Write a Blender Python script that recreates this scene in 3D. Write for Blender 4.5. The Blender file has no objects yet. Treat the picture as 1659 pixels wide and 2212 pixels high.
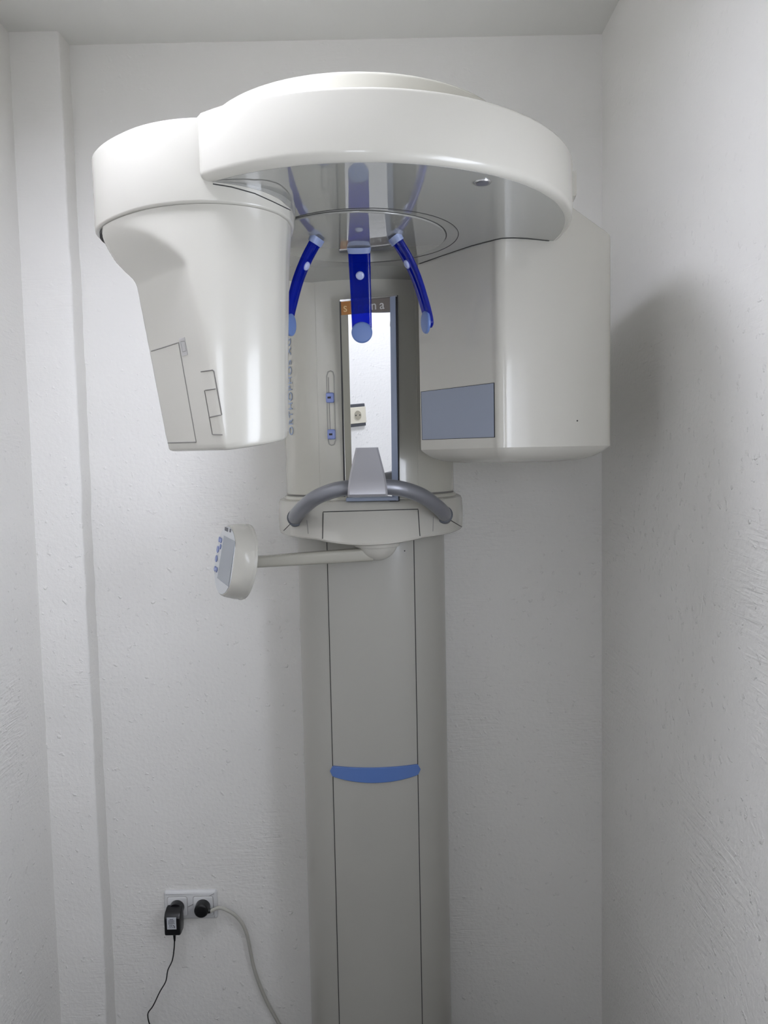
import bpy, bmesh, math, random
from mathutils import Vector, Matrix
from mathutils.bvhtree import BVHTree

random.seed(4)
S = bpy.context.scene
COL = S.collection
EYE = 1.66                    # camera height above the floor; geometry below is given relative to eye level
PI = math.pi

# ------------------------------------------------------------------ camera
FPX = 1661.0
pitch = math.atan(120 / 1661.0)
roll = math.atan(470.5 / 23000)
Fw = Vector((0, math.cos(pitch), -math.sin(pitch)))
U0 = Vector((0, math.sin(pitch), math.cos(pitch)))
R0 = Vector((1, 0, 0))
Rc = R0 * math.cos(roll) - U0 * math.sin(roll)
Uc = R0 * math.sin(roll) + U0 * math.cos(roll)
cd = bpy.data.cameras.new('camera')
cam = bpy.data.objects.new('camera', cd)
COL.objects.link(cam)
cd.sensor_fit = 'HORIZONTAL'
cd.sensor_width = 36
cd.lens = 36 * FPX / 1659
cd.clip_start = 0.02
M3 = Matrix((Rc, Uc, -Fw)).transposed()
cam.matrix_world = Matrix.Translation((0, 0, EYE)) @ M3.to_4x4()
S.camera = cam


def ray(x, y):
    return Fw + Rc * ((x - 829.5) / FPX) + Uc * ((1106 - y) / FPX)


def atY(x, y, Y):
    d = ray(x, y)
    return d * (Y / d.y)


def atZ(x, y, Z):
    d = ray(x, y)
    return d * (Z / d.z)


def on_plane(x, y, p, n):
    d = ray(x, y)
    return d * (p.dot(n) / d.dot(n))


# ------------------------------------------------------------------ materials
def mat(name, col, rough=0.4, metal=0.0, coat=0.0, spec=0.5, emit=None, bump=None):
    m = bpy.data.materials.new(name)
    m.use_nodes = True
    nt = m.node_tree
    b = nt.nodes['Principled BSDF']
    b.inputs['Base Color'].default_value = (*col, 1)
    b.inputs['Roughness'].default_value = rough
    b.inputs['Metallic'].default_value = metal
    b.inputs['Coat Weight'].default_value = coat
    b.inputs['Coat Roughness'].default_value = 0.06
    b.inputs['Specular IOR Level'].default_value = spec
    if emit:
        b.inputs['Emission Color'].default_value = (*emit[0], 1)
        b.inputs['Emission Strength'].default_value = emit[1]
    if bump:
        tc = nt.nodes.new('ShaderNodeTexCoord')
        n = nt.nodes.new('ShaderNodeTexNoise')
        n.inputs['Scale'].default_value = bump[0]
        n.inputs['Detail'].default_value = 3
        bp = nt.nodes.new('ShaderNodeBump')
        bp.inputs['Strength'].default_value = bump[1]
        bp.inputs['Distance'].default_value = bump[2]
        nt.links.new(tc.outputs['Object'], n.inputs['Vector'])
        nt.links.new(n.outputs['Fac'], bp.inputs['Height'])
        nt.links.new(bp.outputs['Normal'], b.inputs['Normal'])
    return m


def plaster(name, col, amount, rough=0.6, streak=(9, 9, 60), ang=0.6):
    """hand-trowelled, repainted plaster: soft unevenness, trowel strokes in patches, small blobs"""
    m = bpy.data.materials.new(name)
    m.use_nodes = True
    nt = m.node_tree
    N, L = nt.nodes, nt.links
    b = N['Principled BSDF']
    b.inputs['Base Color'].default_value = (*col, 1)
    b.inputs['Roughness'].default_value = rough
    b.inputs['Specular IOR Level'].default_value = 0.35
    tc = N.new('ShaderNodeTexCoord')

    def noise(scale, detail, vec=None, dist=0.0):
        n = N.new('ShaderNodeTexNoise')
        n.inputs['Scale'].default_value = scale
        n.inputs['Detail'].default_value = detail
        n.inputs['Distortion'].default_value = dist
        L.new(vec or tc.outputs['Object'], n.inputs['Vector'])
        return n.outputs['Fac']

    def ramp(sock, a, c):
        r = N.new('ShaderNodeMapRange')
        r.inputs['From Min'].default_value = a
        r.inputs['From Max'].default_value = c
        L.new(sock, r.inputs['Value'])
        return r.outputs['Result']

    def math_(op, a, c):
        n = N.new('ShaderNodeMath')
        n.operation = op
        for i, v in enumerate((a, c)):
            if isinstance(v, (int, float)):
                n.inputs[i].default_value = v
            else:
                L.new(v, n.inputs[i])
        return n.outputs[0]

    mp = N.new('ShaderNodeMapping')
    mp.inputs['Rotation'].default_value = (ang, ang * 0.7, 0.0)
    mp.inputs['Scale'].default_value = streak
    L.new(tc.outputs['Object'], mp.inputs['Vector'])
    strokes = noise(1.6, 5, mp.outputs['Vector'], 1.5)
    mask = ramp(noise(2.3, 2), 0.48, 0.68)
    soft = noise(5, 2)
    grain = noise(95, 5)
    blobs = ramp(noise(58, 3), 0.63, 0.74)
    h = math_('MULTIPLY', math_('MULTIPLY', strokes, mask), 0.45)
    h = math_('ADD', h, math_('MULTIPLY', soft, 0.8))
    h = math_('ADD', h, math_('MULTIPLY', grain, 0.24))
    h = math_('ADD', h, math_('MULTIPLY', blobs, 0.22))
    # the trowelled coat is rougher on the lower part of the wall than near the ceiling
    sp = N.new('ShaderNodeSeparateXYZ')
    L.new(tc.outputs['Object'], sp.inputs[0])
    mr = N.new('ShaderNodeMapRange')
    mr.inputs['From Min'].default_value = 1.5
    mr.inputs['From Max'].default_value = 2.2
    mr.inputs['To Min'].default_value = 1.0
    mr.inputs['To Max'].default_value = 0.25
    L.new(sp.outputs['Z'], mr.inputs['Value'])
    h = math_('MULTIPLY', h, mr.outputs['Result'])
    bp = N.new('ShaderNodeBump')
    bp.inputs['Strength'].default_value = amount
    bp.inputs['Distance'].default_value = 0.0085
    L.new(h, bp.inputs['Height'])
    L.new(bp.outputs['Normal'], b.inputs['Normal'])
    return m


def acrylic(name, tint, body):
    m = bpy.data.materials.new(name)
    m.use_nodes = True
    nt = m.node_tree
    N, L = nt.nodes, nt.links
    out = N['Material Output']
    b = N['Principled BSDF']
    b.inputs['Base Color'].default_value = (*body, 1)
    b.inputs['Roughness'].default_value = 0.08
    t = N.new('ShaderNodeBsdfTransparent')
    t.inputs['Color'].default_value = (*tint, 1)
    mx = N.new('ShaderNodeMixShader')
    mx.inputs['Fac'].default_value = 0.5
    L.new(t.outputs[0], mx.inputs[1])
    L.new(b.outputs[0], mx.inputs[2])
    L.new(mx.outputs[0], out.inputs['Surface'])
    return m


def pane_glass(name):
    m = bpy.data.materials.new(name)
    m.use_nodes = True
    nt = m.node_tree
    N, L = nt.nodes, nt.links
    t = N.new('ShaderNodeBsdfTransparent')
    g = N.new('ShaderNodeBsdfGlossy')
    g.inputs['Roughness'].default_value = 0.02
    mx = N.new('ShaderNodeMixShader')
    mx.inputs['Fac'].default_value = 0.08
    L.new(t.outputs[0], mx.inputs[1])
    L.new(g.outputs[0], mx.inputs[2])
    L.new(mx.outputs[0], N['Material Output'].inputs['Surface'])
    return m


WALLC = (0.835, 0.82, 0.785)
m_wall = plaster('white_painted_plaster', WALLC, 0.75)
m_wallr = plaster('white_painted_plaster_strokes', WALLC, 0.95, 0.42, (10, 6, 45), 0.9)
m_ceil = plaster('matt_white_ceiling', (0.80, 0.795, 0.76), 0.12, 0.8)
m_floor = mat('grey_vinyl_floor', (0.05, 0.047, 0.045), 0.5, bump=(30, 0.1, 0.002))
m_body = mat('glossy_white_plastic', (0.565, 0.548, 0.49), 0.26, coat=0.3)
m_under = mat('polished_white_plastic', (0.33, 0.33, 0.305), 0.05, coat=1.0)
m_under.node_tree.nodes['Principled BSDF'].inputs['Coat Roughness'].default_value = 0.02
m_cream = mat('cream_white_plastic', (0.55, 0.535, 0.465), 0.2, coat=0.5)
m_col = mat('satin_white_column_paint', (0.43, 0.42, 0.38), 0.3, coat=0.25)
m_arm = mat('beige_arm_plastic', (0.40, 0.385, 0.33), 0.2, coat=0.4)
m_seam = mat('dark_seam', (0.03, 0.03, 0.03), 0.7)
m_groove = mat('grey_groove', (0.25, 0.24, 0.225), 0.7)
m_metal = mat('brushed_grey_metal_paint', (0.26, 0.265, 0.29), 0.34, metal=0.5, bump=(180, 0.05, 0.001))
m_collar = mat('dark_grey_rubber', (0.10, 0.11, 0.13), 0.5)
m_slot = mat('slot_shadow_line', (0.36, 0.35, 0.31), 0.4)
m_blue = mat('blue_plastic_stripe', (0.10, 0.19, 0.47), 0.4)
m_acr = acrylic('deep_blue_acrylic', (0.01, 0.09, 0.85), (0.002, 0.016, 0.34))
m_pad = mat('pale_blue_silicone', (0.15, 0.24, 0.52), 0.35)
m_ferr = mat('frosted_blue_plastic', (0.33, 0.40, 0.62), 0.25)
m_knobl = mat('pale_lilac_knob', (0.50, 0.56, 0.80), 0.15, coat=0.6)
m_slider = mat('blue_slider_plastic', (0.22, 0.28, 0.58), 0.2, coat=0.5)
m_mirror = mat('mirror_silver', (0.80, 0.81, 0.82), 0.005, metal=1.0)
m_bezel = mat('blue_grey_bezel', (0.25, 0.29, 0.38), 0.25)
m_mreflect = mat('olive_grey_mirror_reflection', (0.30, 0.29, 0.235), 0.3)
m_black = mat('black_plastic', (0.006, 0.006, 0.007), 0.28)
m_blackm = mat('black_gap', (0.004, 0.004, 0.004), 0.6)
m_orange = mat('orange_sticker', (0.42, 0.17, 0.03), 0.4)
m_taupe = mat('taupe_sticker', (0.175, 0.15, 0.13), 0.4)
m_lett = mat('pale_lettering', (0.62, 0.62, 0.60), 0.4)
m_letts = mat('yellow_lettering', (0.80, 0.60, 0.30), 0.4)
m_lettb = mat('blue_lettering', (0.33, 0.41, 0.58), 0.4)
m_window = mat('blue_grey_sensor_window', (0.30, 0.335, 0.415), 0.25)
m_screen = mat('grey_lcd', (0.38, 0.41, 0.45), 0.2)
m_dark = mat('dark_grey_print', (0.13, 0.13, 0.15), 0.5)
m_outlet = mat('white_outlet_plastic', (0.72, 0.72, 0.72), 0.18, coat=0.3)
m_outlet2 = mat('ivory_outlet_plastic', (0.68, 0.64, 0.52), 0.25)
m_anth = mat('anthracite_frame', (0.06, 0.065, 0.075), 0.4)
m_cable = mat('pale_grey_cable', (0.48, 0.47, 0.42), 0.4)
m_label = mat('white_label', (0.55, 0.57, 0.60), 0.5)
m_glass = pane_glass('added_window_pane')
m_frame = mat('white_added_window_frame', (0.8, 0.8, 0.8), 0.3)


# ------------------------------------------------------------------ mesh helpers
ORIGIN = Vector((0, 0, -EYE))       # origin (in eye coordinates) of the object currently built
BVH = {}


def link(name, verts, faces, m, parent=None, smooth=35, bevel=None, key=None):
    """verts in eye-relative coordinates; mesh is stored relative to ORIGIN"""
    me = bpy.data.meshes.new(name)
    me.from_pydata([Vector(v) - ORIGIN for v in verts], [], faces)
    bm = bmesh.new()
    bm.from_mesh(me)
    bmesh.ops.remove_doubles(bm, verts=bm.verts, dist=1e-6)
    bmesh.ops.dissolve_degenerate(bm, edges=bm.edges, dist=1e-7)
    bmesh.ops.recalc_face_normals(bm, faces=bm.faces)
    if bevel:
        es = [e for e in bm.edges if len(e.link_faces) == 2 and e.calc_face_angle() > math.radians(30)]
        bmesh.ops.bevel(bm, geom=es, offset=bevel, segments=4, profile=0.5, affect='EDGES', clamp_overlap=True)
    bm.to_mesh(me)
    bm.free()
    if smooth:
        me.shade_smooth()
        me.set_sharp_from_angle(angle=math.radians(smooth))
    me.materials.append(m)
    o = bpy.data.objects.new(name, me)
    COL.objects.link(o)
    if parent is not None:
        o.parent = parent
    else:
        o.location = ORIGIN + Vector((0, 0, EYE))
    if key:
        BVH[key] = BVHTree.FromPolygons([Vector(v.co) + ORIGIN for v in me.vertices],
                                        [list(p.vertices) for p in me.polygons])
    return o


def empty(name, loc, label, cat, group=None):
    o = bpy.data.objects.new(name, None)
    COL.objects.link(o)
    o.empty_display_size = 0.05
    o.location = Vector(loc) + Vector((0, 0, EYE))
    o['label'] = label
    o['category'] = cat
    if group:
        o['group'] = group
    return o


def tag(o, label, cat, group=None):
    o['label'] = label
    o['category'] = cat
    if group:
        o['group'] = group
    return o


def struct(o, label=None, cat=None):
    o['kind'] = 'structure'
    if label:
        o['label'] = label
    if cat:
        o['category'] = cat
    return o


def loft(rings, cap=True):
    n = len(rings[0])
    vs = [v for r in rings for v in r]
    fs = []
    for i in range(len(rings) - 1):
        for j in range(n):
            k = (j + 1) % n
            fs.append((i * n + j, i * n + k, (i + 1) * n + k, (i + 1) * n + j))
    if cap:
        fs.append(tuple(range(n)))
        fs.append(tuple(range((len(rings) - 1) * n, len(rings) * n)))
    return vs, fs


def merge(*parts):
    vs, fs = [], []
    for v, f in parts:
        b = len(vs)
        vs += list(v)
        fs += [tuple(i + b for i in q) for q in f]
    return vs, fs


def box(x0, x1, y0, y1, z0, z1):
    v = [(x, y, z) for z in (z0, z1) for (x, y) in ((x0, y0), (x1, y0), (x1, y1), (x0, y1))]
    return v, [(3, 2, 1, 0), (4, 5, 6, 7), (0, 1, 5, 4), (1, 2, 6, 5), (2, 3, 7, 6), (3, 0, 4, 7)]


def obox(c, u, v, w, du, dv, dw):
    c, u, v, w = Vector(c), Vector(u), Vector(v), Vector(w)
    vs = [c + u * (a * du / 2) + v * (b * dv / 2) + w * (d * dw / 2)
          for d in (-1, 1) for (a, b) in ((-1, -1), (1, -1), (1, 1), (-1, 1))]
    return vs, [(3, 2, 1, 0), (4, 5, 6, 7), (0, 1, 5, 4), (1, 2, 6, 5), (2, 3, 7, 6), (3, 0, 4, 7)]


def slab(corners, n, t):
    """thin slab: polygon corners extruded by t along n"""
    n = Vector(n).normalized()
    k = len(corners)
    a = [Vector(c) for c in corners]
    vs = a + [c + n * t for c in a]
    fs = [tuple(range(k)), tuple(range(k, 2 * k))]
    fs += [(i, (i + 1) % k, k + (i + 1) % k, k + i) for i in range(k)]
    return vs, fs


def catmull(pts, n=10):
    P = [Vector(p) for p in pts]
    P = [P[0] * 2 - P[1]] + P + [P[-1] * 2 - P[-2]]
    out = []
    for i in range(1, len(P) - 2):
        a, b, c, d = P[i - 1:i + 3]
        for k in range(n):
            t = k / n
            out.append(0.5 * ((2 * b) + (c - a) * t + (2 * a - 5 * b + 4 * c - d) * t * t + (3 * b - a - 3 * c + d) * t ** 3))
    out.append(P[-2])
    return out


def closed_catmull(pts, n=10):
    P = [Vector(p) for p in pts]
    k = len(P)
    out = []
    for i in range(k):
        a, b, c, d = P[i - 1], P[i], P[(i + 1) % k], P[(i + 2) % k]
        for j in range(n):
            t = j / n
            out.append(0.5 * ((2 * b) + (c - a) * t + (2 * a - 5 * b + 4 * c - d) * t * t + (3 * b - a - 3 * c + d) * t ** 3))
    return out


def tube(path, r, seg=14, closed=False):
    P = [Vector(p) for p in path]
    n = len(P)
    rr = r if callable(r) else (lambda t: r)
    rings = []
    up = None
    for i, p in enumerate(P):
        if closed:
            t = (P[(i + 1) % n] - P[i - 1])
        else:
            t = P[min(i + 1, n - 1)] - P[max(i - 1, 0)]
        t.normalize()
        if up is None:
            up = t.orthogonal().normalized()
        up = (up - t * up.dot(t)).normalized()
        sd = t.cross(up)
        q = rr(i / max(1, n - 1))
        rings.append([p + (up * math.cos(2 * PI * k / seg) + sd * math.sin(2 * PI * k / seg)) * q for k in range(seg)])
    if closed:
        v, f = loft(rings + [rings[0]], cap=False)
        return v, f
    return loft(rings)


def disc(c, n, r, t, seg=40, r2=None, fil=0.0):
    """short cylinder with optional rounded front edge: centre of back face c, axis n, thickness t"""
    c, n = Vector(c), Vector(n).normalized()
    u = n.orthogonal().normalized()
    w = n.cross(u)
    r2 = r if r2 is None else r2
    prof = [(r, 0)]
    if fil:
        for k in range(6):
            a = k / 5 * PI / 2
            prof.append((r2 - fil + fil * math.cos(a), t - fil + fil * math.sin(a)))
    else:
        prof.append((r2, t))
    return loft([[c + n * h + (u * math.cos(2 * PI * k / seg) + w * math.sin(2 * PI * k / seg)) * q for k in range(seg)] for q, h in prof])


def ellipsoid(c, rx, ry, rz, seg=28, rings=16, zmin=-1.0, zmax=1.0):
    R = []
    a0, a1 = math.asin(zmin), math.asin(zmax)
    for i in range(rings + 1):
        a = a0 + (a1 - a0) * i / rings
        q = max(math.cos(a), 1e-4)
        R.append([(c[0] + rx * q * math.cos(2 * PI * k / seg), c[1] + ry * q * math.sin(2 * PI * k / seg), c[2] + rz * math.sin(a)) for k in range(seg)])
    return loft(R)


def offset2(pts, d):
    """move a closed ccw outline inwards by d"""
    n = len(pts)
    out = []
    for i in range(n):
        t = Vector(pts[(i + 1) % n]).to_2d() - Vector(pts[i - 1]).to_2d()
        t.normalize()
        nl = Vector((-t.y, t.x))
        p = Vector(pts[i]).to_2d() + nl * d
        out.append((p.x, p.y))
    return out


def prism(outline, prof):
    """outline ccw [(x,y)], prof [(inset,z)]"""
    rings = []
    for d, z in prof:
        o = offset2(outline, d) if d else outline
        rings.append([(p[0], p[1], z) for p in o])
    return loft(rings)


def circle(cx, cy, r, n=128, ry=None):
    ry = ry or r
    return [(cx + r * math.cos(2 * PI * k / n), cy + ry * math.sin(2 * PI * k / n)) for k in range(n)]


def fil(r, z, up=True, n=6):
    """fillet profile: up -> top edge ending at z"""
    out = []
    for k in range(n + 1):
        a = k / n * PI / 2
        if up:
            out.append((r - r * math.cos(a), z - r + r * math.sin(a)))
        else:
            out.append((r - r * math.sin(a), z + r - r * math.cos(a)))
    return out


def hit(px, py, keys):
    d = ray(px, py).normalized()
    best = None
    for k in keys:
        loc, nor, idx, dist = BVH[k].ray_cast(Vector((0, 0, 0)), d)
        if loc is not None and (best is None or dist < best[2]):
            if nor.dot(d) > 0:
                nor = -nor
            best = (loc, nor, dist)
    return best


def groove(name, pix, keys, r, m, parent, closed=False, sub=6):
    """a seam line that lies in the skin of a body, following its surface"""
    pts = []
    L = list(pix) + ([pix[0]] if closed else [])
    for (a, b) in zip(L[:-1], L[1:]):
        for k in range(sub):
            t = k / sub
            h = hit(a[0] + (b[0] - a[0]) * t, a[1] + (b[1] - a[1]) * t, keys)
            if h:
                pts.append(h[0])
    h = hit(*L[-1], keys)
    if h and not closed:
        pts.append(h[0])
    v, f = tube(pts, r, 6, closed)
    return link(name, v, f, m, parent)


def text_mesh(name, s, size, m, parent, pos, u, v, extr=0.0004, spacing=1.0, align='LEFT'):
    """lettering lying in the plane spanned by u (reading direction) and v (up)"""
    cu = bpy.data.curves.new('lettering_outline', 'FONT')
    cu.body = s
    cu.size = size
    cu.extrude = extr
    cu.space_character = spacing
    cu.align_x = align
    to = bpy.data.objects.new('lettering_outline', cu)
    COL.objects.link(to)
    bpy.context.view_layer.update()
    me = bpy.data.meshes.new_from_object(to.evaluated_get(bpy.context.evaluated_depsgraph_get()))
    bpy.data.objects.remove(to)
    bpy.data.curves.remove(cu)
    u, v = Vector(u).normalized(), Vector(v).normalized()
    w = u.cross(v)
    pos = Vector(pos)
    for q in me.vertices:
        q.co = pos + u * q.co.x + v * q.co.y + w * q.co.z - ORIGIN
    me.name = name
    me.materials.clear()
    me.materials.append(m)
    o = bpy.data.objects.new(name, me)
    COL.objects.link(o)
    o.parent = parent
    return o


# ------------------------------------------------------------------ the room
XL, XR, YB, YF, ZC, ZF = -0.905, 0.582, 2.05, -1.05, 1.066, -EYE
T = 0.12
ORIGIN = Vector((0, 0, -EYE))


def grid_wall(name, o0, du, dv, nrm, nu, nv, m, thick=T):
    """wall slab with its room face at o0 + du*s + dv*t"""
    o0, du, dv, nrm = Vector(o0), Vector(du), Vector(dv), Vector(nrm)
    v, f = slab([o0, o0 + du, o0 + du + dv, o0 + dv], nrm, thick)
    return link(name, v, f, m, None, smooth=None)


struct(grid_wall('wall_back', (XL - T, YB, ZF), (XR - XL + 2 * T, 0, 0), (0, 0, ZC - ZF), (0, 1, 0), 1, 1, m_wall),
       'white plastered wall behind the x-ray machine', 'wall')
struct(grid_wall('wall_left', (XL, YF - T, ZF), (0, YB - YF + T, 0), (0, 0, ZC - ZF), (-1, 0, 0), 1, 1, m_wall),
       'white plastered wall at the left edge of the photo', 'wall')
struct(grid_wall('ceiling', (XL - T, YF - T, ZC), (XR - XL + 2 * T, 0, 0), (0, YB - YF + 2 * T, 0), (0, 0, 1), 1, 1, m_ceil),
       'flat off-white ceiling', 'ceiling')
struct(grid_wall('floor', (XL - T, YF - T, ZF), (XR - XL + 2 * T, 0, 0), (0, YB - YF + 2 * T, 0), (0, 0, -1), 1, 1, m_floor),
       'grey floor below the frame of the photo', 'floor')
# boxed-in pier in the left corner
rings = []
jx = jy = 0.0
for k in range(121):
    z = ZF + (ZC - ZF) * k / 120
    jx = jx * .7 + random.uniform(-.0011, .0011)
    jy = jy * .7 + random.uniform(-.0008, .0008)
    X1, Y0 = -0.781 + jx, 1.985 + jy
    rings.append([(XL, Y0, z), (X1 - .030, Y0, z), (X1 - .005, Y0, z), (X1 - .0013, Y0 + .0013, z), (X1, Y0 + .005, z), (X1 + .0, Y0 + .025, z), (X1, YB, z), (XL, YB, z)])
v, f = loft(rings)
struct(link('trim_1', v, f, m_wall, None, smooth=60), 'shallow white plastered pier in the left back corner', 'pier')

FX0, FX1, FZ0, FZ1 = -0.26, 0.20, -0.12, 0.46  # unseen rear window, added to light the machine from the front
v, f = merge(box(XL, FX0, YF - T, YF, ZF, ZC), box(FX1, XR, YF - T, YF, ZF, ZC),
             box(FX0, FX1, YF - T, YF, ZF, FZ0), box(FX0, FX1, YF - T, YF, FZ1, ZC))
struct(link('wall_front', v, f, m_wall, None, smooth=None), 'white plastered wall with a small added window behind the viewer', 'wall')
v, f = merge(box(FX0, FX0 + .04, YF - .07, YF - .01, FZ0, FZ1), box(FX1 - .04, FX1, YF - .07, YF - .01, FZ0, FZ1),
             box(FX0 + .04, FX1 - .04, YF - .07, YF - .01, FZ0, FZ0 + .04), box(FX0 + .04, FX1 - .04, YF - .07, YF - .01, FZ1 - .04, FZ1))
wf2 = struct(link('added_window_2', v, f, m_frame, None, smooth=None), 'small white framed window added behind the viewer for frontal light', 'window')
v, f = box(FX0 + .04, FX1 - .04, YF - .04, YF - .035, FZ0 + .04, FZ1 - .04)
link('added_window_pane', v, f, m_glass, wf2, smooth=None)
# right wall with an unseen window, added for side light
WY0, WY1, WZ0, WZ1 = 0.44, 0.98, -0.42, 0.30
v, f = merge(box(XR, XR + T, YF - T, WY0, ZF, ZC), box(XR, XR + T, WY1, YB, ZF, ZC),
             box(XR, XR + T, WY0, WY1, ZF, WZ0), box(XR, XR + T, WY0, WY1, WZ1, ZC))
struct(link('wall_right', v, f, m_wallr, None, smooth=None), 'white plastered wall with trowel strokes on the right', 'wall')
x0, x1, b_ = XR + .01, XR + .07, .04
v, f = merge(box(x0, x1, WY0, WY0 + b_, WZ0, WZ1), box(x0, x1, WY1 - b_, WY1, WZ0, WZ1),
             box(x0, x1, WY0 + b_, WY1 - b_, WZ0, WZ0 + b_), box(x0, x1, WY0 + b_, WY1 - b_, WZ1 - b_, WZ1))
wf = struct(link('added_window_1', v, f, m_frame, None, smooth=None), 'white framed window added in the right wall for side light', 'window')
ORIGIN = Vector((0, 0, -EYE))
v, f = box(XR + .035, XR + .04, WY0 + b_, WY1 - b_, WZ0 + b_, WZ1 - b_)
link('added_window_pane', v, f, m_glass, wf, smooth=None)

# ------------------------------------------------------------------ unseen ceiling lamp, added for the light from above
LX, LY, LR = -0.40, 1.0, 0.17
LD = 0.05        # depth of the lamp collar
ORIGIN = Vector((LX, LY, ZC))
lamp = empty('added_ceiling_lamp', ORIGIN, 'round white ceiling lamp, unseen, added for the light from above', 'lamp')
v, f = prism(circle(LX, LY, LR + .006, 64), [(.02, ZC - .012), (.006, ZC - .012), (.005, ZC - .012 - LD), (0, ZC - .012 - LD), (0, ZC), (.02, ZC)])
link('lamp_base', v, f, m_frame, lamp)
m_lamp = mat('lit_lamp_diffuser', (0.9, 0.9, 0.9), 0.4, emit=((0.89, 0.92, 1.05), 49.0))
v, f = prism(circle(LX, LY, LR, 64), [(.006, ZC - .0175), (.002, ZC - .0165), (.002, ZC - .0125)])
link('lamp_diffuser', v, f, m_lamp, lamp)

# ------------------------------------------------------------------ the x-ray machine
AX = -0.034                     # axis of the machine
CY = 1.468                      # rotation centre
ORIGIN = Vector((AX, 1.93, ZF))
X = empty('dental_xray_machine', ORIGIN,
          'cream white panoramic dental x-ray machine with blue head supports standing against the back wall', 'x-ray machine')


def superfront(a, yc, b, n, yback, k=80, back_r=0.0):
    """plan outline (ccw): straight back at yback, super-ellipse front reaching yc-b"""
    pts = []
    for i in range(k + 1):
        th = PI + PI * i / k
        c, s = math.cos(th), math.sin(th)
        x = a * math.copysign(abs(c) ** (2 / n), c)
        y = b * math.copysign(abs(s) ** (2 / n), s)
        pts.append((AX + x, yc + y))
    pts += [(AX + a, yc + (yback - yc) * 0.5), (AX + a, yback), (AX - a, yback), (AX - a, yc + (yback - yc) * 0.5)]
    return pts


# column
o = superfront(0.184, 1.93, 0.13, 2.0, 2.04)
v, f = prism(o, [(0, ZF + .001), (0, -1.2), (0, -0.7), (0, -0.17)])
colm = link('column', v, f, m_col, X, key='column')
for s in (-1, 1):
    xx = AX + s * 0.1035
    yy = 1.93 - 0.13 * math.sqrt(1 - (0.1035 / 0.184) ** 2)
    v, f = tube([(xx, yy, ZF + .002), (xx, yy, -1.0), (xx, yy, -0.175)], 0.0011, 6)
    link('panel_seam', v, f, m_seam, colm)
# crescent stripe
ring0, ring1 = [], []
K = 40
for i in range(K + 1):
    t = -1 + 2 * i / K
    dx = t * 0.1075
    yy = 1.93 - 0.13 * math.sqrt(1 - (dx / 0.184) ** 2)
    e = math.sqrt(max(0, 1 - max(0, (abs(t) - 0.93) / 0.07) ** 2))
    zc = -0.7600 - 0.0005 * (1 - t * t)
    hh = (0.0125 + 0.0060 * (1 - t * t)) * max(e, .03)
    zc -= 0.003 * (1 - t * t)
    nx, ny = dx / 0.184 ** 2, -math.sqrt(1 - (dx / 0.184) ** 2) / 0.13
    L = math.hypot(nx, ny)
    nx, ny = nx / L, ny / L
    p = (AX + dx, yy)
    ring = []
    for (q, z) in ((-.002, zc - hh), (.0045, zc - hh), (.006, zc - hh + .0015 * e), (.006, zc + hh - .0015 * e), (.0045, zc + hh), (-.002, zc + hh)):
        ring.append((p[0] + nx * q, p[1] + ny * q, z))
    ring0.append(ring)
v, f = loft(ring0)
o_ = link('stripe', v, f, m_blue, X)
o_['label'] = 'blue crescent stripe across the column front'
h = hit(874, 1190, ['column'])
v, f = disc(h[0] - h[1] * .001, h[1], .0016, .0013, 12)
link('screw', v, f, m_seam, colm)

# carriage with the mirror
o = superfront(0.213, 1.975, 0.178, 2.35, 2.04, 120)
v, f = prism(o, [(0, -.088), (0, .1), (0, .3), (0, .43)])
carr = link('carriage', v, f, m_cream, X, key='carriage')
# thin rib pair that edges the front cover
for s in (-1, 1):
    dx = 0.116
    yy = 1.975 - 0.178 * (1 - (dx / 0.213) ** 2.35) ** (1 / 2.35)
    v, f = tube([(AX + s * dx, yy + .0006, -.088), (AX + s * dx, yy + .0006, .405)], 0.0011, 6)
    link('cover_edge', v, f, m_cream, carr)
# lower lip rings
o = superfront(0.2125, 1.975, 0.176, 2.3, 2.04, 120)
v, f = prism(o, [(0, -.092), (0, -.088)])
link('shadow_gap', v, f, m_groove, carr)
o = superfront(0.219, 1.975, 0.196, 2.2, 2.04, 120)
v, f = prism(o, [(.006, -.118), (.001, -.106)] + [(a, z) for a, z in fil(.008, -.092)])
link('lower_lip', v, f, m_cream, carr)

# carriage lettering, read upwards
xx, zz = 626.5, 938
h = hit(631, 930, ['carriage'])
if h:
    tng = Vector((h[1].y, -h[1].x, 0)).normalized()
    if tng.x < 0:
        tng = -tng
    text_mesh('lettering', 'ORTHOPHOS XG', 0.0275, m_lettb, carr, h[0] + h[1] * .0014 + Vector((0, 0, -0.012)) + tng * .007,
              (0, 0, 1), -tng, 0.0003, 1.12)

# slider slot on the carriage
slot = [(705.5, 812), (708, 804), (714, 801.5), (719, 804), (721, 812), (723.5, 900), (725, 950), (722, 960), (716, 962), (711, 959), (709, 950), (707, 880)]
groove('slider_slot', slot, ['carriage'], .0016, m_slot, carr, closed=True)
groove('slider_groove', [(709.5, 815), (711.5, 880), (713.5, 935), (714.5, 950)], ['carriage'], .0009, m_groove, carr)
for px, py in ((714.5, 859.5), (717.5, 938.5)):
    h = hit(px, py, ['carriage'])
    u = Vector((-h[1].y, h[1].x, 0)).normalized()
    v, f = obox(h[0] + h[1] * .005, u, Vector((0, 0, 1)), h[1], .0185, .0235, .012)
    kb = link('slider_knob', v, f, m_slider, X, bevel=.0035)
    v, f = obox(h[0] + h[1] * .0112, u, Vector((0, 0, 1)), h[1], .008, .0045, .0012)
    link('knob_mark', v, f, m_black, kb)

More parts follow.
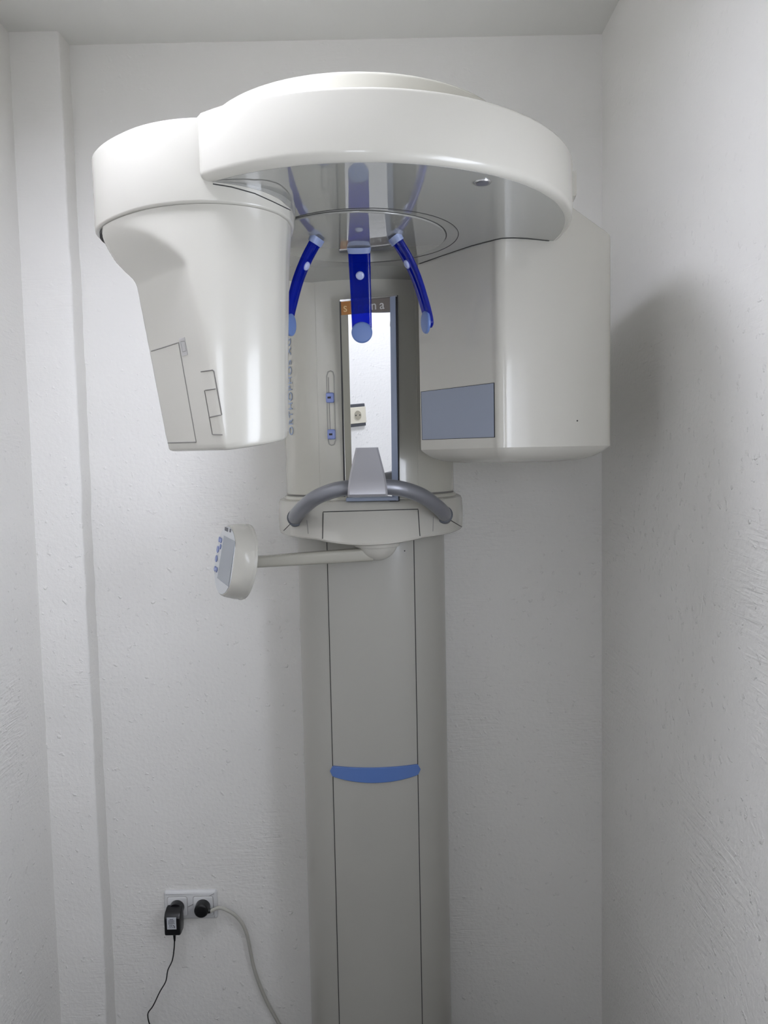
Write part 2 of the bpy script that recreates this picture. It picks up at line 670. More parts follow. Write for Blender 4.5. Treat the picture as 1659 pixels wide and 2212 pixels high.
# mirror: turned to the left and tipped a little downwards
psi, tau = math.radians(24), math.radians(3)
MN = Vector((-math.sin(psi) * math.cos(tau), -math.cos(psi) * math.cos(tau), -math.sin(tau)))
MP = atY(848, 643, 1.720)


def mp(x, y, lift=0.0):
    return on_plane(x, y, MP + MN * lift, MN)


back = Vector((0, 1, 0))
v, f = slab([mp(733, 647), mp(859, 637.5), mp(862, 1083), mp(743, 1085)], -MN, .004)
mh = link('mirror_panel', v, f, m_black, X, smooth=None)
# wedge housing that carries it
q = [mp(733.5, 647.5, -.003), mp(858.5, 638, -.003), mp(861.5, 1083, -.003), mp(743.5, 1085, -.003)]
vs = q + [Vector((p.x, 1.835, p.z)) for p in q]
link('mirror_housing', vs, [(0, 1, 2, 3), (4, 5, 6, 7), (0, 1, 5, 4), (1, 2, 6, 5), (2, 3, 7, 6), (3, 0, 4, 7)], m_bezel, mh, smooth=None)
v, f = slab([mp(737, 651.5), mp(848, 642.5), mp(857, 1080), mp(747, 1082)], MN, .0006)
mg = link('mirror_glass', v, f, m_mirror, mh, smooth=None)
v, f = slab([mp(737, 681), mp(752, 680), mp(762, 1082), mp(748.5, 1082.5)], MN, .0012)
link('mirror_reflection_strip', v, f, m_mreflect, mh, smooth=None)  # flat olive strip painted in place of a reflection along the left side
v, f = slab([mp(843.5, 641.5), mp(854.5, 640), mp(861, 1081), mp(848, 1081)], MN, .003)
link('mirror_bezel', v, f, m_bezel, mh, smooth=None)
v, f = slab([mp(735, 647.5), mp(858, 638), mp(858, 641), mp(735, 651.5)], MN, .002)
link('mirror_top_trim', v, f, mat('chrome_trim', (0.7, 0.7, 0.7), 0.15, metal=1.0), mh, smooth=None)
# sticker
v, f = slab([mp(737, 652), mp(765, 649.5), mp(766.5, 678.5), mp(738, 681)], MN, .0014)
link('sticker', v, f, m_orange, mh, smooth=None)
v, f = slab([mp(765, 649.5), mp(843, 643), mp(843.5, 671.5), mp(766.5, 678.5)], MN, .0014)
link('sticker', v, f, m_taupe, mh, smooth=None)
MU = Vector((math.cos(psi), -math.sin(psi), 0))
MV = -(MU.cross(MN)).normalized()
if MV.z < 0:
    MV = -MV
for ch, px, py, mm in (('s', 741.5, 674, m_letts), ('i', 761, 673.5, m_lett), ('r', 772, 672.5, m_lett), ('o', 786, 671.5, m_lett), ('n', 801.5, 669.5, m_lett), ('a', 820, 668, m_lett)):
    text_mesh('sticker_letter', ch, 0.0285, mm, mh, mp(px, py, .0016), MU, MV, 0.0003)

# ---- tray / lower console
rings = []
K = 100


def tray_ring(z, a, yfront, n, zc=None, lift=0.0):
    out = []
    yc = 2.0
    b = yc - yfront
    for i in range(K + 1):
        th = PI + PI * i / K
        c, s = math.cos(th), math.sin(th)
        x = a * math.copysign(abs(c) ** (2 / n), c)
        y = b * math.copysign(abs(s) ** (2 / n), s)
        zz_ = z + lift * min(1, (abs(x) / 0.12) ** 2)
        out.append((AX + x, yc + y, zz_))
    out += [(AX + a, 2.04, z + lift), (AX - a, 2.04, z + lift)]
    return out


rings = [tray_ring(-.195, .19, 1.74, 2.0, lift=.010), tray_ring(-.1965, .228, 1.692, 2.0, lift=.010), tray_ring(-.194, .2335, 1.686, 2.0, lift=.010),
         tray_ring(-.190, .2355, 1.685, 2.0, lift=.009), tray_ring(-.16, .2365, 1.703, 2.05, lift=.004), tray_ring(-.13, .2365, 1.724, 2.15), tray_ring(-.110, .2350, 1.740, 2.2),
         tray_ring(-.104, .2325, 1.745, 2.2), tray_ring(-.101, .226, 1.752, 2.2), tray_ring(-.100, .20, 1.775, 2.2)]
v, f = loft(rings)
tray = link('console_tray', v, f, m_body, X, key='tray')
for pix in ([(697, 1164), (697.5, 1135), (698, 1106), (800, 1103), (903, 1100), (905, 1130), (907, 1158)],):
    groove('drawer_seam', pix, ['tray'], .0011, m_seam, tray, sub=10)
groove('side_seam', [(663, 1124), (666, 1153)], ['tray'], .0008, m_groove, tray)
groove('side_seam', [(936, 1117), (935, 1148)], ['tray'], .0008, m_groove, tray)
groove('corner_seam', [(629, 1130), (613, 1146)], ['tray'], .0011, m_seam, tray)
groove('corner_seam', [(970, 1122), (997, 1138)], ['tray'], .0011, m_seam, tray)
# blue insert under the mirror
v, f = box(AX - .052, AX + .068, 1.742, 1.80, -.1005, -.092)
link('mirror_foot', v, f, m_bezel, X, smooth=None, bevel=.002)

# ---- hand grips and chin rest
HX = AX + .001
half = [(.172, 1.845, -.150), (.174, 1.80, -.141), (.168, 1.758, -.130), (.147, 1.715, -.110), (.114, 1.672, -.086), (.072, 1.644, -.070), (.030, 1.632, -.064), (0, 1.630, -.063)]
path = [(HX - x, y, z) for x, y, z in half] + [(HX + x, y, z) for x, y, z in reversed(half[:-1])]
v, f = tube(catmull(path, 8), .0168, 24)
grip = link('hand_grip', v, f, m_metal, X)
for s in (-1, 1):
    p = Vector((HX + s * .1735, 1.803, -.1415))
    d = Vector((s * -.03, -1, .22)).normalized()
    pts = [p + d * t for t in (-.012, .004, .019)]
    v, f = tube(pts, .0205, 24)
    link('grip_collar', v, f, m_collar, grip, bevel=.002)
rs = []
for (z, w, yf, yb) in ((-.083, .0835, 1.604, 1.648), (-.078, .0835, 1.600, 1.652), (-.066, .082, 1.601, 1.654), (-.048, .078, 1.608, 1.655), (-.030, .071, 1.616, 1.652), (-.008, .0605, 1.624, 1.648), (.012, .0505, 1.630, 1.646), (.0195, .0475, 1.632, 1.645)):
    a = w / 2
    c = .004
    cx = AX + .0005
    rs.append([(cx - a + c, yf, z), (cx - a * .5, yf - .0008, z), (cx, yf - .001, z), (cx + a * .5, yf - .0008, z), (cx + a - c, yf, z),
               (cx + a, yf + c, z), (cx + a, yb - c, z), (cx + a - c, yb, z), (cx - a + c, yb, z), (cx - a, yb - c, z), (cx - a, yf + c, z)])
v, f = loft(rs)
link('chin_rest', v, f, mat('light_grey_metal_paint', (.47, .465, .49), .36, metal=.45), X, smooth=28)

# ---- carousel (rotating top)
pa_, pb_ = Vector((-.2515, 1.146)), Vector((-.44, 1.45))
cn = Vector((-(pb_ - pa_).y, (pb_ - pa_).x)).normalized()
if cn.x > 0:
    cn = -cn
o = circle(AX, CY, .3855, 240)
o2 = []
for p, q in zip(o, o[1:] + o[:1]):
    P_, Q_ = Vector(p), Vector(q)
    dp, dq = (P_ - pa_).dot(cn), (Q_ - pa_).dot(cn)
    if dp <= 0:
        o2.append(p)
    if (dp < 0) != (dq < 0):
        m_ = P_.lerp(Q_, dp / (dp - dq))
        o2.append((m_.x, m_.y))
o = o2
ztop, zbot = .503, .4065
v, f = prism(o, [(.05, zbot + .0001)] + fil(.013, zbot, False) + fil(.006, ztop) + [(.05, ztop)])
caro = link('carousel', v, f, m_body, X, key='carousel')
v, f = prism(offset2(o, .0135), [(0, zbot - .0004), (0, zbot + .004)])
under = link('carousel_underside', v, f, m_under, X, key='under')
o = circle(AX - .002, CY, .277, 160)
v, f = prism(o, [(.0, ztop - .01), (0, .54)] + fil(.007, .576) + [(.02, .576), (.022, .570)])
link('carousel_cap', v, f, m_cream, X)
# rear cover seen past the right rim
pts = []
for k in range(60):
    a = math.radians(-10 + 142 * k / 59)
    pts.append((AX + .393 * math.cos(a), CY + .393 * math.sin(a)))
inner = [(AX + .37 * math.cos(math.radians(-10 + 142 * k / 59)), CY + .37 * math.sin(math.radians(-10 + 142 * k / 59))) for k in range(59, -1, -1)]
v, f = prism(pts + inner, [(.003, .455), (0, .458), (0, .494), (.0015, .497)])
link('rear_cover', v, f, m_body, X)
# hub ring on the underside
zz = zbot - .0004
v, f = tube([(p[0], p[1], zz) for p in circle(AX + .006, CY, .1765, 120)], .0007, 6, True)
link('hub_seam', v, f, m_seam, under)
v, f = prism(circle(AX - .005, CY, .1645, 120), fil(.002, zz - .003, False) + [(0, zz + .001)])
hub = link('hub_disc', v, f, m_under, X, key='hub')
v, f = tube([(p[0], p[1], zz) for p in circle(AX - .005, CY, .1655, 120)], .0007, 6, True)
link('hub_seam', v, f, m_seam, under)
# small lamp recess
c = atZ(1042, 393.5, zz)
v, f = disc(c + Vector((0, 0, .001)), (0, 0, -1), .0135, .003, 32, .0125)
rc_ = link('recess_ring', v, f, mat('satin_steel', (.5, .5, .5), .3, metal=1), under)
v, f = disc(c, (0, 0, -1), .0095, .0026, 32)
link('recess_lens', v, f, m_dark, under)

# ---- blue head supports
hz = zz - .003


def head_support(dx, dy, base, rad0, rad1, wid, zb, t0=.0115):
    d = Vector((dx, dy, 0)).normalized()
    s = Vector((-d.y, d.x, 0))
    c = Vector((base[0], base[1], 0)) - d * rad0
    z0 = hz - zb
    A = [(rad0, z0), (rad0 + (rad1 - rad0) * .32, .366), (rad0 + (rad1 - rad0) * .62, .330), (rad0 + (rad1 - rad0) * .86, .288), (rad1, .258), (rad1 + .002, .240)]
    P = catmull([c + d * r + Vector((0, 0, z)) for r, z in A], 8)
    n = len(P)
    rings = []
    for i, p in enumerate(P):
        t = (P[min(i + 1, n - 1)] - P[max(i - 1, 0)]).normalized()
        nn = t.cross(s).normalized()
        if nn.dot(d) < 0:
            nn = -nn
        u = i / (n - 1)
        w = (wid * (1 - .10 * u)) / 2
        th = t0 / 2 * (1.0 - .15 * u)
        if u > .90:
            w *= math.sqrt(max(.02, 1 - ((u - .90) / .10) ** 2 * .93))
        ring = []
        for k in range(16):
            a = 2 * PI * k / 16
            cx_, sx = math.cos(a), math.sin(a)
            ring.append(p + s * (w * math.copysign(abs(cx_) ** .5, cx_)) + nn * (th * math.copysign(abs(sx) ** .6, sx)))
        rings.append(ring)
    v, f = loft(rings)
    arm = link('head_support', v, f, m_acr, X)
    # ferrule in the hub
    p = P[0]
    t = (P[1] - P[0]).normalized()
    pts = [p - t * (zb + .003), p - t * .002, p + t * .002]
    v, f = loft([[q + s * ((wid / 2 + .002 - .001 * k2) * math.copysign(abs(math.cos(a)) ** .6, math.cos(a))) + t.cross(s) * ((t0 / 2 + .004) * math.copysign(abs(math.sin(a)) ** .8, math.sin(a)))
                  for a in [2 * PI * k / 24 for k in range(24)]] for k2, q in enumerate(pts)])
    link('ferrule', v, f, m_ferr, arm)
    # pad at the tip, facing the middle
    k = int(n * .86)
    p = P[min(k, n - 1)]
    nrm = -(d + Vector((0, 0, .05))).normalized()
    v, f = disc(p + nrm * .0045 + Vector((0, 0, .0)), nrm, .0212, .005, 40, fil=.0035)
    link('pad', v, f, m_pad, arm)
    # knob half-way
    k = int(n * .265)
    p = P[k]
    t = (P[k + 1] - P[k - 1]).normalized()
    nn = t.cross(s).normalized()
    if nn.dot(d) > 0:
        nn = -nn
    v, f = disc(p + nn * .003, nn, .0085, .0065, 24, fil=.004)
    link('knob', v, f, m_knobl, arm)


head_support(0.02, 1, (-.038, 1.524), .060, .112, .0435, .006)
head_support(.957, .29, (.035, 1.452), .078, .136, .038, .008)
head_support(-.957, .29, (-.117, 1.450), .078, .136, .038, .008)

# ---- tube head on the left: cap + tapered housing
capo = [(-.139, 1.264), (-.143, 1.242), (-.154, 1.214), (-.178, 1.186), (-.216, 1.1655), (-.262, 1.158), (-.311, 1.165), (-.359, 1.185), (-.406, 1.2195),
        (-.440, 1.254), (-.464, 1.291), (-.474, 1.335), (-.467, 1.39), (-.44, 1.44), (-.39, 1.48), (-.31, 1.49), (-.22, 1.45), (-.16, 1.38), (-.140, 1.31)]
capo = [(p.x, p.y) for p in closed_catmull([(a, b, 0) for a, b in capo], 10)]
area = sum(a[0] * b[1] - b[0] * a[1] for a, b in zip(capo, capo[1:] + capo[:1]))
if area < 0:
    capo.reverse()
v, f = prism(capo, [(.03, .3775)] + fil(.004, .3775, False, 4) + fil(.009, .5005) + [(.03, .5005)])
tcap = link('tube_arm', v, f, m_body, X, key='tcap')
v, f = prism(capo, [(.007, .372), (.007, .380)])
link('shadow_gap', v, f, m_seam, tcap)
i0 = min(range(len(capo)), key=lambda i: (capo[i][0] + .238) ** 2 + (capo[i][1] - 1.159) ** 2)
arc = [capo[(i0 + k) % len(capo)] for k in range(0, 80)]
outer = [offset2(capo, -.0022)[(i0 + k) % len(capo)] for k in range(0, 80)]
inner = [offset2(capo, .01)[(i0 + k) % len(capo)] for k in range(0, 80)]
rings = []
for k, (a_, b_) in enumerate(zip(inner, outer)):
    zl = .4060 - .0095 * min(1, k / 34)
    rings.append([(*a_, zl), (*b_, zl), (*b_, .4080), (*a_, .4080)])
v, f = loft(rings)
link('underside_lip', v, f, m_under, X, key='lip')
groove('joint_seam', [(460, 397.5), (500, 404), (550, 418), (590, 436), (627, 454)], ['tcap', 'lip'], .0009, m_seam, tcap, sub=5)
TC = Vector((-.262, 1.29))
n1 = Vector((-.75, -.66)).normalized()
n2 = Vector((-.6, .8)).normalized()
n3 = Vector((.55, .83)).normalized()
n4 = Vector((.995, -.1))


def interp(tab, z):
    for (a, va), (b, vb) in zip(tab[:-1], tab[1:]):
        if (a - z) * (b - z) <= 0:
            return va + (vb - va) * ((z - a) / (b - a))
    return tab[0][1] if abs(z - tab[0][0]) < abs(z - tab[-1][0]) else tab[-1][1]


d1t = [(.38, -.480), (.366, -.499), (.345, -.514), (.315, -.537), (.300, -.547), (.290, -.552), (.16, -.571), (.0, -.5905)]
d2t = [(.38, 1.285), (.366, 1.297), (.36, 1.299), (.345, 1.3034), (.33, 1.3065), (.315, 1.300), (.30, 1.288), (.27, 1.287), (.16, 1.2835), (0, 1.271)]
d4t = [(.38, -.268), (.36, -.2755), (.18, -.287), (0, -.293)]
d3t = [(.38, 1.20), (.33, 1.10), (.29, 1.06), (0, 1.03)]
sct = [(.38, .992), (.36, .988), (.30, .972), (.15, .955), (0, .935)]
kt = [(.38, 0), (.365, .0), (.33, .02), (.18, .055), (0, .082)]
NA = 360
angs = [2 * PI * k / NA for k in range(NA)]
# radial function of the cap outline about TC
base = []
for a in angs:
    d = Vector((math.cos(a), math.sin(a)))
    best = None
    for p, q in zip(capo, capo[1:] + capo[:1]):
        p, q = Vector(p) - TC, Vector(q) - TC
        e = q - p
        den = d.x * e.y - d.y * e.x
        if abs(den) < 1e-12:
            continue
        t = (p.x * e.y - p.y * e.x) / den
        u = (p.x * d.y - p.y * d.x) / den
        if t > 0 and -1e-6 <= u <= 1 + 1e-6:
            best = t if best is None else max(best, t)
    base.append(best or .15)


def interp2(tab, z):
    return interp(tab, z)


def tube_section(z, inset=0.0, pw=46):
    sc = interp(sct, z)
    out = []
    for a, rb in zip(angs, base):
        d = Vector((math.cos(a), math.sin(a)))
        rr = [rb * sc - inset]
        for n, tab in ((n1, d1t), (n2, d2t), (n3, d3t)):
            dd = interp(tab, z) - n.dot(TC) - inset
            c = n.dot(d)
            if c > 1e-3:
                rr.append(dd / c)
        r = sum(q ** -pw for q in rr) ** (-1 / pw)
        r *= 1 - interp(kt, z) * max(0, math.cos(a - .12)) ** 2
        out.append(TC + d * r)
    return out


rings = []
zs = [.377 - .004 * k for k in range(24)] + [.28 - .02 * k for k in range(12)] + [.045]


def botz(p):
    return .0135 + .0959 * (p.x + .236) + .0954 * (p.y - 1.17)


for z in zs:
    sec = tube_section(z, .004 if z > .36 else .004)
    rings.append([(p.x, p.y, z) for p in sec])
for dz, ins in ((.012, .004), (.006, .0045), (.003, .006), (.001, .009), (0.0, .014)):
    sec = tube_section(.02, ins)
    rings.append([(p.x, p.y, botz(p) + dz) for p in sec])
v, f = loft(rings)
thead = link('tube_head', v, f, m_body, X, smooth=50, key='thead')
K1 = ['thead']
groove('panel_edge', [(327, 758.5), (386, 740), (424, 955)], K1, .0010, m_groove, thead, sub=14)
groove('panel_edge', [(363, 956.5), (424, 955)], K1, .0012, m_groove, thead, sub=10)
G2 = mat('fine_dark_groove', (.16, .15, .14), .7)
groove('cover_seam', [(434, 803), (459, 799.5), (462, 802), (479, 896), (452.5, 901.5)], K1, .0009, G2, thead, sub=10)
groove('cover_seam', [(466, 840), (442, 843.5), (459, 938.5), (481, 939)], K1, .0009, G2, thead, sub=10)
# engraved type tag on the side
cs = [hit(px, py, K1) for px, py in ((387, 731), (399, 728.5), (406, 766), (394, 769.5))]
if all(cs):
    nrm = cs[0][1]
    v, f = slab([c_[0] - nrm * .0005 for c_ in cs], nrm, .0011)
    tg = link('type_tag', v, f, mat('grey_tag', (.43, .42, .41), .4), thead, smooth=None)
groove('type_tag_mark', [(391, 738), (400, 737), (403, 758), (395, 760)], K1, .0009, m_groove, thead, closed=True)

# ---- sensor unit on the right
so = [(.083, 1.672), (.155, 1.581), (.218, 1.502)]
for k in range(9):                      # rounded front edge
    a = math.radians(219 + (283 - 219) * k / 8)
    so.append((.2375 + .022 * math.cos(a), 1.5105 + .022 * math.sin(a)))
so += [(.285, 1.4975), (.331, 1.5085), (.39, 1.523), (.435, 1.5345)]
for k in range(7):
    a = math.radians(-78 + 100 * k / 6)
    so.append((.441 + .016 * math.cos(a), 1.551 + .016 * math.sin(a)))
so += [(.445, 1.60), (.40, 1.70), (.33, 1.755), (.25, 1.775), (.17, 1.765), (.10, 1.72)]
dense = []
for p, q in zip(so, so[1:] + so[:1]):
    L = math.hypot(q[0] - p[0], q[1] - p[1])
    n = max(1, int(L / .006))
    for k in range(n):
        dense.append((p[0] + (q[0] - p[0]) * k / n, p[1] + (q[1] - p[1]) * k / n))


def sens_top(x):
    zt = .480 - .60 * (x - .362)
    zt = min(zt, .4865)
    return zt


C0 = Vector((.27, 1.64))


def toward(p, s):
    q = C0 + (Vector(p) - C0) * s
    return q.x, q.y


rings = []
prof = [(.30, -.018), (.5, -.0175), (.66, -.0155), (.76, -.012), (.84, -.0075), (.90, -.002), (.95, .004), (.985, .0095), (1.0, .0125), (1.0, .0135)]
for s_, z in prof:
    rings.append([(*toward(p, s_), z) for p in dense])
for z in (.1, .2, .3, .36):
    rings.append([(p[0], p[1], z) for p in dense])
for s_, dz in ((1.0, -.006), (.998, -.002), (.99, 0), (.90, 0)):
    rings.append([(*toward(p, s_), sens_top(p[0]) + dz) for p in dense])
v, f = loft(rings)
sens = link('sensor_unit', v, f, m_body, X, smooth=24, key='sens')
K2 = ['sens']
SP = Vector((.155, 1.581, .1))
SN = Vector((-(1.672 - 1.502), -(.218 - .083), 0)).normalized()
qd = [on_plane(px, py, SP, SN) for px, py in ((909.5, 846), (1068.5, 826.5), (1069.5, 945), (912, 950.5))]
v, f = slab([p - SN * .001 for p in qd], SN, .0016)
sw = link('sensor_window_gap', v, f, m_blackm, sens, smooth=None)
cq = sum(qd, Vector()) / 4
qd2 = [p + (cq - p).normalized() * .0022 for p in qd]
v, f = slab([p for p in qd2], SN, .0012)
link('sensor_window', v, f, m_window, X, smooth=None)
# dark line where the unit meets the underside
groove('joint_seam', [(906, 569.5), (960, 550.5), (1020, 530.5), (1070, 517.5)], ['under'], .0012, m_seam, sens, sub=6)
groove('joint_seam', [(1070, 517.5), (1085, 514.5), (1110, 513.6), (1140, 515), (1186, 520)], ['under'], .0012, m_seam, sens, sub=6)
h = hit(1247, 909, K2)
v, f = disc(h[0] - h[1] * .001, h[1], .0016, .0014, 12)
link('screw', v, f, m_seam, sens)

# ---- control panel on its swivel arm
v, f = ellipsoid((-.018, 1.755, -.195), .048, .048, .043, zmin=-1, zmax=.2)
link('swivel_dome', v, f, m_body, X)
v, f = disc((-.018, 1.755, -.205), (0, 0, 1), .052, .012, 48, .054)
link('swivel_ring', v, f, m_body, X, bevel=.002)
pa, pb = Vector((-.030, 1.745, -.2215)), Vector((-.285, 1.685, -.226))
dv_ = (pb - pa).normalized()
sv = Vector((-dv_.y, dv_.x, 0)).normalized()
rg = []
for t in (0, .2, .4, .6, .8, 1.0):
    p = pa.lerp(pb, t)
    hh, ww = .0155 - .003 * t, .016
    rg.append([p + sv * (ww * math.copysign(abs(math.cos(a)) ** .45, math.cos(a))) + Vector((0, 0, hh * math.copysign(abs(math.sin(a)) ** .45, math.sin(a)))) for a in [2 * PI * (k + .5) / 28 for k in range(28)]])
v, f = loft(rg)
arm = link('swivel_arm', v, f, m_arm, X)

DN = Vector((-.875, -.455, .16)).normalized()      # where the face looks
DC = atY(530, 1214, 1.68)                          # centre of the back rim
du = DN.cross(Vector((0, 0, 1))).normalized()
dw = du.cross(DN).normalized()
if dw.z < 0:
    dw = -dw
prof = [(.02, -.010), (.05, -.008), (.075, -.003), (.0825, .0), (.0835, .003), (.0835, .0055), (.0825, .007), (.0825, .008), (.0822, .018), (.0805, .030), (.0785, .040), (.0770, .0440), (.0755, .0458), (.070, .0468), (.03, .0470)]
DR = .995
E0 = du if du.x > 0 else -du
CT = [(-.02, .2), (.006, .09), (.012, .083), (.030, .074), (.046, .0625), (.06, .062)]


def panel_ring(r, h_):
    c_ = interp2(CT, h_)
    out = []
    for k in range(72):
        a = 2 * PI * k / 72
        q = r
        if math.cos(a) > .05:
            q = (r ** -24 + (c_ / math.cos(a)) ** -24) ** (-1 / 24)
        out.append(DC + DN * h_ + (E0 * math.cos(a) + dw * math.sin(a)) * q)
    return out


rings = [panel_ring(r, h_) for r, h_ in prof]
v, f = loft(rings)
pan = link('control_panel', v, f, m_body, X, key='panel')
FP = DC + DN * .0472


def fp(px, py):
    return on_plane(px, py, FP, DN)


def c7(x, y):       # measured on an enlarged view of the panel
    return 440 + x / 5.53, 1110 + y / 5.53


# face plate: slightly raised disc
v, f = loft([panel_ring(.0735, .0462), panel_ring(.0735, .0474)])
fpl = link('panel_face', v, f, mat('panel_face_white', (.70, .72, .74), .3), X)
FP = DC + DN * .0478
v, f = slab([fp(*c7(*q)) for q in ((243, 262), (377, 330), (297, 872), (164, 766))], DN, .0006)
scr = link('panel_screen', v, f, m_screen, X, smooth=None)
for (x, y, r) in ((190, 305, .0062), (209, 318, .0058), (200, 392, .0058), (170, 424, .0078), (152, 535, .0078), (137, 655, .0062), (155, 668, .0058)):
    p = fp(*c7(x, y))
    v, f = disc(p, DN, r, .0016, 24, fil=.0008)
    link('panel_button', v, f, m_slider, fpl)
for q in ([(255, 155), (292, 170), (288, 215), (252, 198)], [(313, 176), (327, 182), (322, 223), (308, 217)]):
    v, f = slab([fp(*c7(*p)) for p in q], DN, .0004)
    link('panel_symbol', v, f, m_dark, fpl, smooth=None)

# ------------------------------------------------------------------ wall outlets, adapter, plug
YW = YB


def rrect(cx, cz, w, h_, r, n=6):
    out = []
    for (sx, sz, a0) in ((1, -1, -90), (1, 1, 0), (-1, 1, 90), (-1, -1, 180)):
        for k in range(n + 1):
            a = math.radians(a0 + 90 * k / n)
            out.append((cx + sx * (w / 2 - r) + r * math.cos(a), cz + sz * (h_ / 2 - r) + r * math.sin(a)))
    return out


def plate_rings(outl, prof, axis='back', base=YW):
    """outl in the wall plane (x,z), prof [(inset, height off the wall)]"""
    rings = []
    for d, hh in prof:
        o2 = offset2(outl, d) if d else outl
        if axis == 'back':
            rings.append([(p[0], base - hh, p[1]) for p in o2])
        else:
            rings.append([(base + hh, p[0], p[1]) for p in o2])
    return loft(rings)


a0, a1 = atY(354, 1919, YW), atY(472, 1985, YW)
cx, cz = (a0.x + a1.x) / 2, (a0.z + a1.z) / 2
ORIGIN = Vector((cx, YW, cz))
sock = empty('double_wall_socket', ORIGIN, 'white double wall socket low on the back wall with two black plugs in it', 'wall socket')
W2, H2 = .1475, .0825
v, f = plate_rings(rrect(cx, cz, W2, H2, .008), [(0, 0), (0, .003), (.0025, .007), (.006, .0092), (.009, .0098)])
fr = link('socket_frame', v, f, m_outlet, sock)
sx = .0355
SZ = cz - .001
for s in (-1, 1):
    v, f = plate_rings(rrect(cx + s * sx, SZ, .0545, .0545, .006), [(0, .0075), (0, .0115), (.0015, .0125)])
    ins = link('socket_insert', v, f, m_outlet, sock)
    v, f = plate_rings(rrect(cx + s * sx, SZ, .0565, .0565, .007), [(0, .0085), (0, .0099)])
    link('insert_gap', v, f, m_groove, ins)
    v, f = plate_rings(rrect(cx + s * sx, SZ, .040, .040, .0199), [(0, .012), (0, .01255)])
    link('plug_well', v, f, m_groove, ins)

# black power adapter in the left socket
lx = cx - sx
ORIGIN = Vector((lx, YW - .0126, SZ))
ad = empty('power_adapter', ORIGIN, 'black plug-in power adapter with a white type label in the left socket', 'power adapter')
v, f = disc((lx, YW - .0128, SZ), (0, -1, 0), .0195, .020, 32)
link('plug_base', v, f, m_black, ad)
ZT = SZ + .012
rs = []
for (y, zt, zb, w) in ((YW - .026, ZT + .002, SZ - .046, .043), (YW - .034, ZT + .002, SZ - .050, .0445), (YW - .052, ZT - .004, SZ - .051, .0445), (YW - .060, ZT - .012, SZ - .051, .043), (YW - .0625, ZT - .015, SZ - .049, .0405)):
    rs.append([(p[0] - .001, y, p[1]) for p in rrect(lx - .0005, (zt + zb) / 2, w, zt - zb, .004)])
v, f = loft(rs)
link('adapter_body', v, f, m_black, ad)
lw, lz = .0250, atY(373.5, 1995, YW - .0632).z
v, f = box(lx - .0015 - lw / 2 - .001, lx - .0015 + lw / 2 - .001, YW - .0632, YW - .0622, lz - .0165, lz + .0165)
lab = link('type_label', v, f, m_label, ad, smooth=None)
pr = []
for k in range(6):
    w_ = (.016, .018, .015, .017, .018, .012)[k]
    z0 = lz + .0085 - k * .0021
    pr.append(box(lx - .0025 - .009, lx - .0025 - .009 + w_, YW - .0635, YW - .0631, z0 - .0005, z0 + .0004))
pr.append(box(lx - .0025 - .005, lx - .0025 + .005, YW - .0635, YW - .0631, lz + .0107, lz + .0127))
for k, (dx, dz, w_, h_) in enumerate(((-.006, -.0065, .003, .003), (-.0015, -.0065, .0025, .0035), (.003, -.006, .0035, .003), (-.007, -.0115, .0015, .003), (-.003, -.0115, .002, .003), (.002, -.0112, .0025, .0025), (.0065, -.010, .0025, .006))):
    pr.append(box(lx - .0025 + dx, lx - .0025 + dx + w_, YW - .0635, YW - .0631, lz + dz - h_ / 2, lz + dz + h_ / 2))
v, f = merge(*pr)
link('label_print', v, f, m_dark, lab, smooth=None)
px = [(376.8, 2022), (377, 2030), (376, 2050), (372, 2075), (362.5, 2096), (358, 2120), (345, 2143), (331, 2172), (321, 2186), (319.3, 2196), (323, 2212), (333, 2235)]
ys = [YW - .045, YW - .044, YW - .04, YW - .035, YW - .03, YW - .028, YW - .026, YW - .024, YW - .022, YW - .022, YW - .022, YW - .022]
pts = [atY(a, b, y) for (a, b), y in zip(px, ys)]
pts = [Vector((pts[0].x, pts[0].y, SZ - .048))] + pts
pts += [Vector((pts[-1].x + .02, YW - .03, ZF + .002)), Vector((pts[-1].x + .05, YW - .07, ZF + .0016))]
v, f = tube(catmull(pts, 8), .0017, 10)
link('cord', v, f, m_black, ad)
v, f = tube([pts[1] + Vector((0, 0, .008)), pts[1] + Vector((0, 0, -.004)), pts[1] + Vector((0, 0, -.014))], lambda t: .0042 - .0018 * t, 14)
link('strain_relief', v, f, m_black, ad)

# plug with grey cable in the right socket
rx = cx + sx
ORIGIN = Vector((rx, YW - .0126, SZ))
pl = empty('power_plug', ORIGIN, 'round black angled plug with thick pale grey cable in the right socket', 'plug')
v, f = disc((rx, YW - .0128, SZ), (0, -1, 0), .0205, .026, 40, .0195, fil=.006)
link('plug_body', v, f, m_black, pl)
p0 = Vector((rx + .013, YW - .028, SZ - .004))
px = [(474, 1961), (496, 1969), (513, 1982), (526, 2000), (535, 2025), (541, 2055), (549, 2092), (562, 2130), (577, 2165), (600, 2207), (606, 2222)]
pts = [p0, p0 + Vector((.012, 0, .0))] + [atY(a, b, YW - .024 + .0015 * i) for i, (a, b) in enumerate(px)]
e = pts[-1]
pts += [Vector((e.x + .004, YW - .03, ZF + .0055))]
v, f = tube(catmull(pts, 8), .0047, 14)
link('cable', v, f, m_cable, pl)
v, f = tube([p0 + Vector((-.004, 0, 0)), p0 + Vector((.006, 0, 0)), p0 + Vector((.0115, 0, 0))], lambda t: .0078 - .002 * t, 16)
link('cable_sleeve', v, f, m_black, pl)

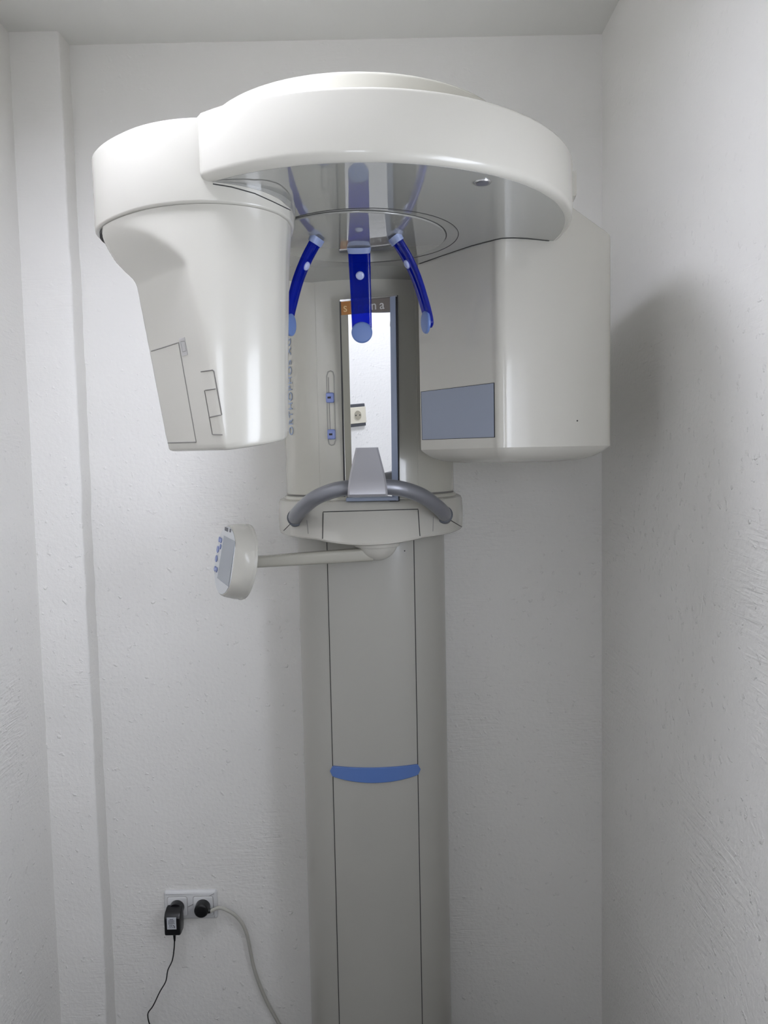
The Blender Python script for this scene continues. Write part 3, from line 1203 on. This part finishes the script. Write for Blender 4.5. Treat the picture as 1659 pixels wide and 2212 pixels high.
# socket on the left wall, seen in the mirror
r_in = ray(768.5, 897).normalized()
pm = mp(768.5, 897)
r_out = r_in - MN * (2 * r_in.dot(MN))
ps = pm + r_out * ((XL - pm.x) / r_out.x)
print('mirror socket', ps, [round(mp(*q).y, 3) for q in ((733, 647), (859, 637), (862, 1083), (743, 1085))])
ORIGIN = Vector((XL, ps.y, ps.z))
ws = empty('wall_socket', ORIGIN, 'ivory socket in an anthracite frame on the left wall, seen in the mirror', 'wall socket')


def yz_plate(w, h_, r, prof, cy=0.0, cz_=0.0):
    return plate_rings(rrect(ps.y + cy, ps.z + cz_, w, h_, r), prof, 'left', XL)


v, f = yz_plate(.083, .083, .003, [(0, 0), (0, .007), (.002, .009)])
link('socket_frame', v, f, m_anth, ws)
v, f = yz_plate(.083, .060, .002, [(0, .006), (0, .0105), (.001, .0115)])
wi = link('socket_insert', v, f, m_outlet2, ws)
v, f = yz_plate(.039, .039, .0194, [(0, .0115), (.0, .0125), (.0015, .0128)])
link('socket_rim', v, f, m_outlet2, wi)
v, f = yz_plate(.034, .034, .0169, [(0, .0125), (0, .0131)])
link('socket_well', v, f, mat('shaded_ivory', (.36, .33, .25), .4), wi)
for dy in (-.0095, .0095):
    v, f = yz_plate(.005, .005, .0024, [(0, .013), (0, .0136)], dy)
    link('contact_hole', v, f, m_black, wi)

# ------------------------------------------------------------------ light
w = bpy.data.worlds.new('daylight')  # sky light that enters through the two added windows
S.world = w
w.use_nodes = True
bg = w.node_tree.nodes['Background']
bg.inputs['Color'].default_value = (0.89, 0.94, 1.06, 1)
bg.inputs['Strength'].default_value = 10.0
for nm, sx_, sy_, loc_, rot_ in (('added_window_portal', WZ1 - WZ0, WY1 - WY0, (XR + .075, (WY0 + WY1) / 2, (WZ0 + WZ1) / 2 + EYE), (0, PI / 2, 0)),
                                 ('added_window_portal', FX1 - FX0, FZ1 - FZ0, ((FX0 + FX1) / 2, YF - .075, (FZ0 + FZ1) / 2 + EYE), (PI / 2, 0, 0))):
    pl_ = bpy.data.lights.new(nm, 'AREA')
    pl_.shape = 'RECTANGLE'
    pl_.size, pl_.size_y = sx_, sy_
    pl_.cycles.is_portal = True
    po = bpy.data.objects.new(nm, pl_)
    COL.objects.link(po)
    po.location = loc_
    po.rotation_euler = rot_

S.cycles.max_bounces = 8
S.cycles.diffuse_bounces = 5
S.cycles.transparent_max_bounces = 8
S.cycles.use_adaptive_sampling = True
S.cycles.adaptive_threshold = 0.02
S.cycles.use_denoising = True
S.view_settings.view_transform = 'Standard'
S.view_settings.look = 'None'
S.view_settings.gamma = 1
S.view_settings.exposure = 0.12
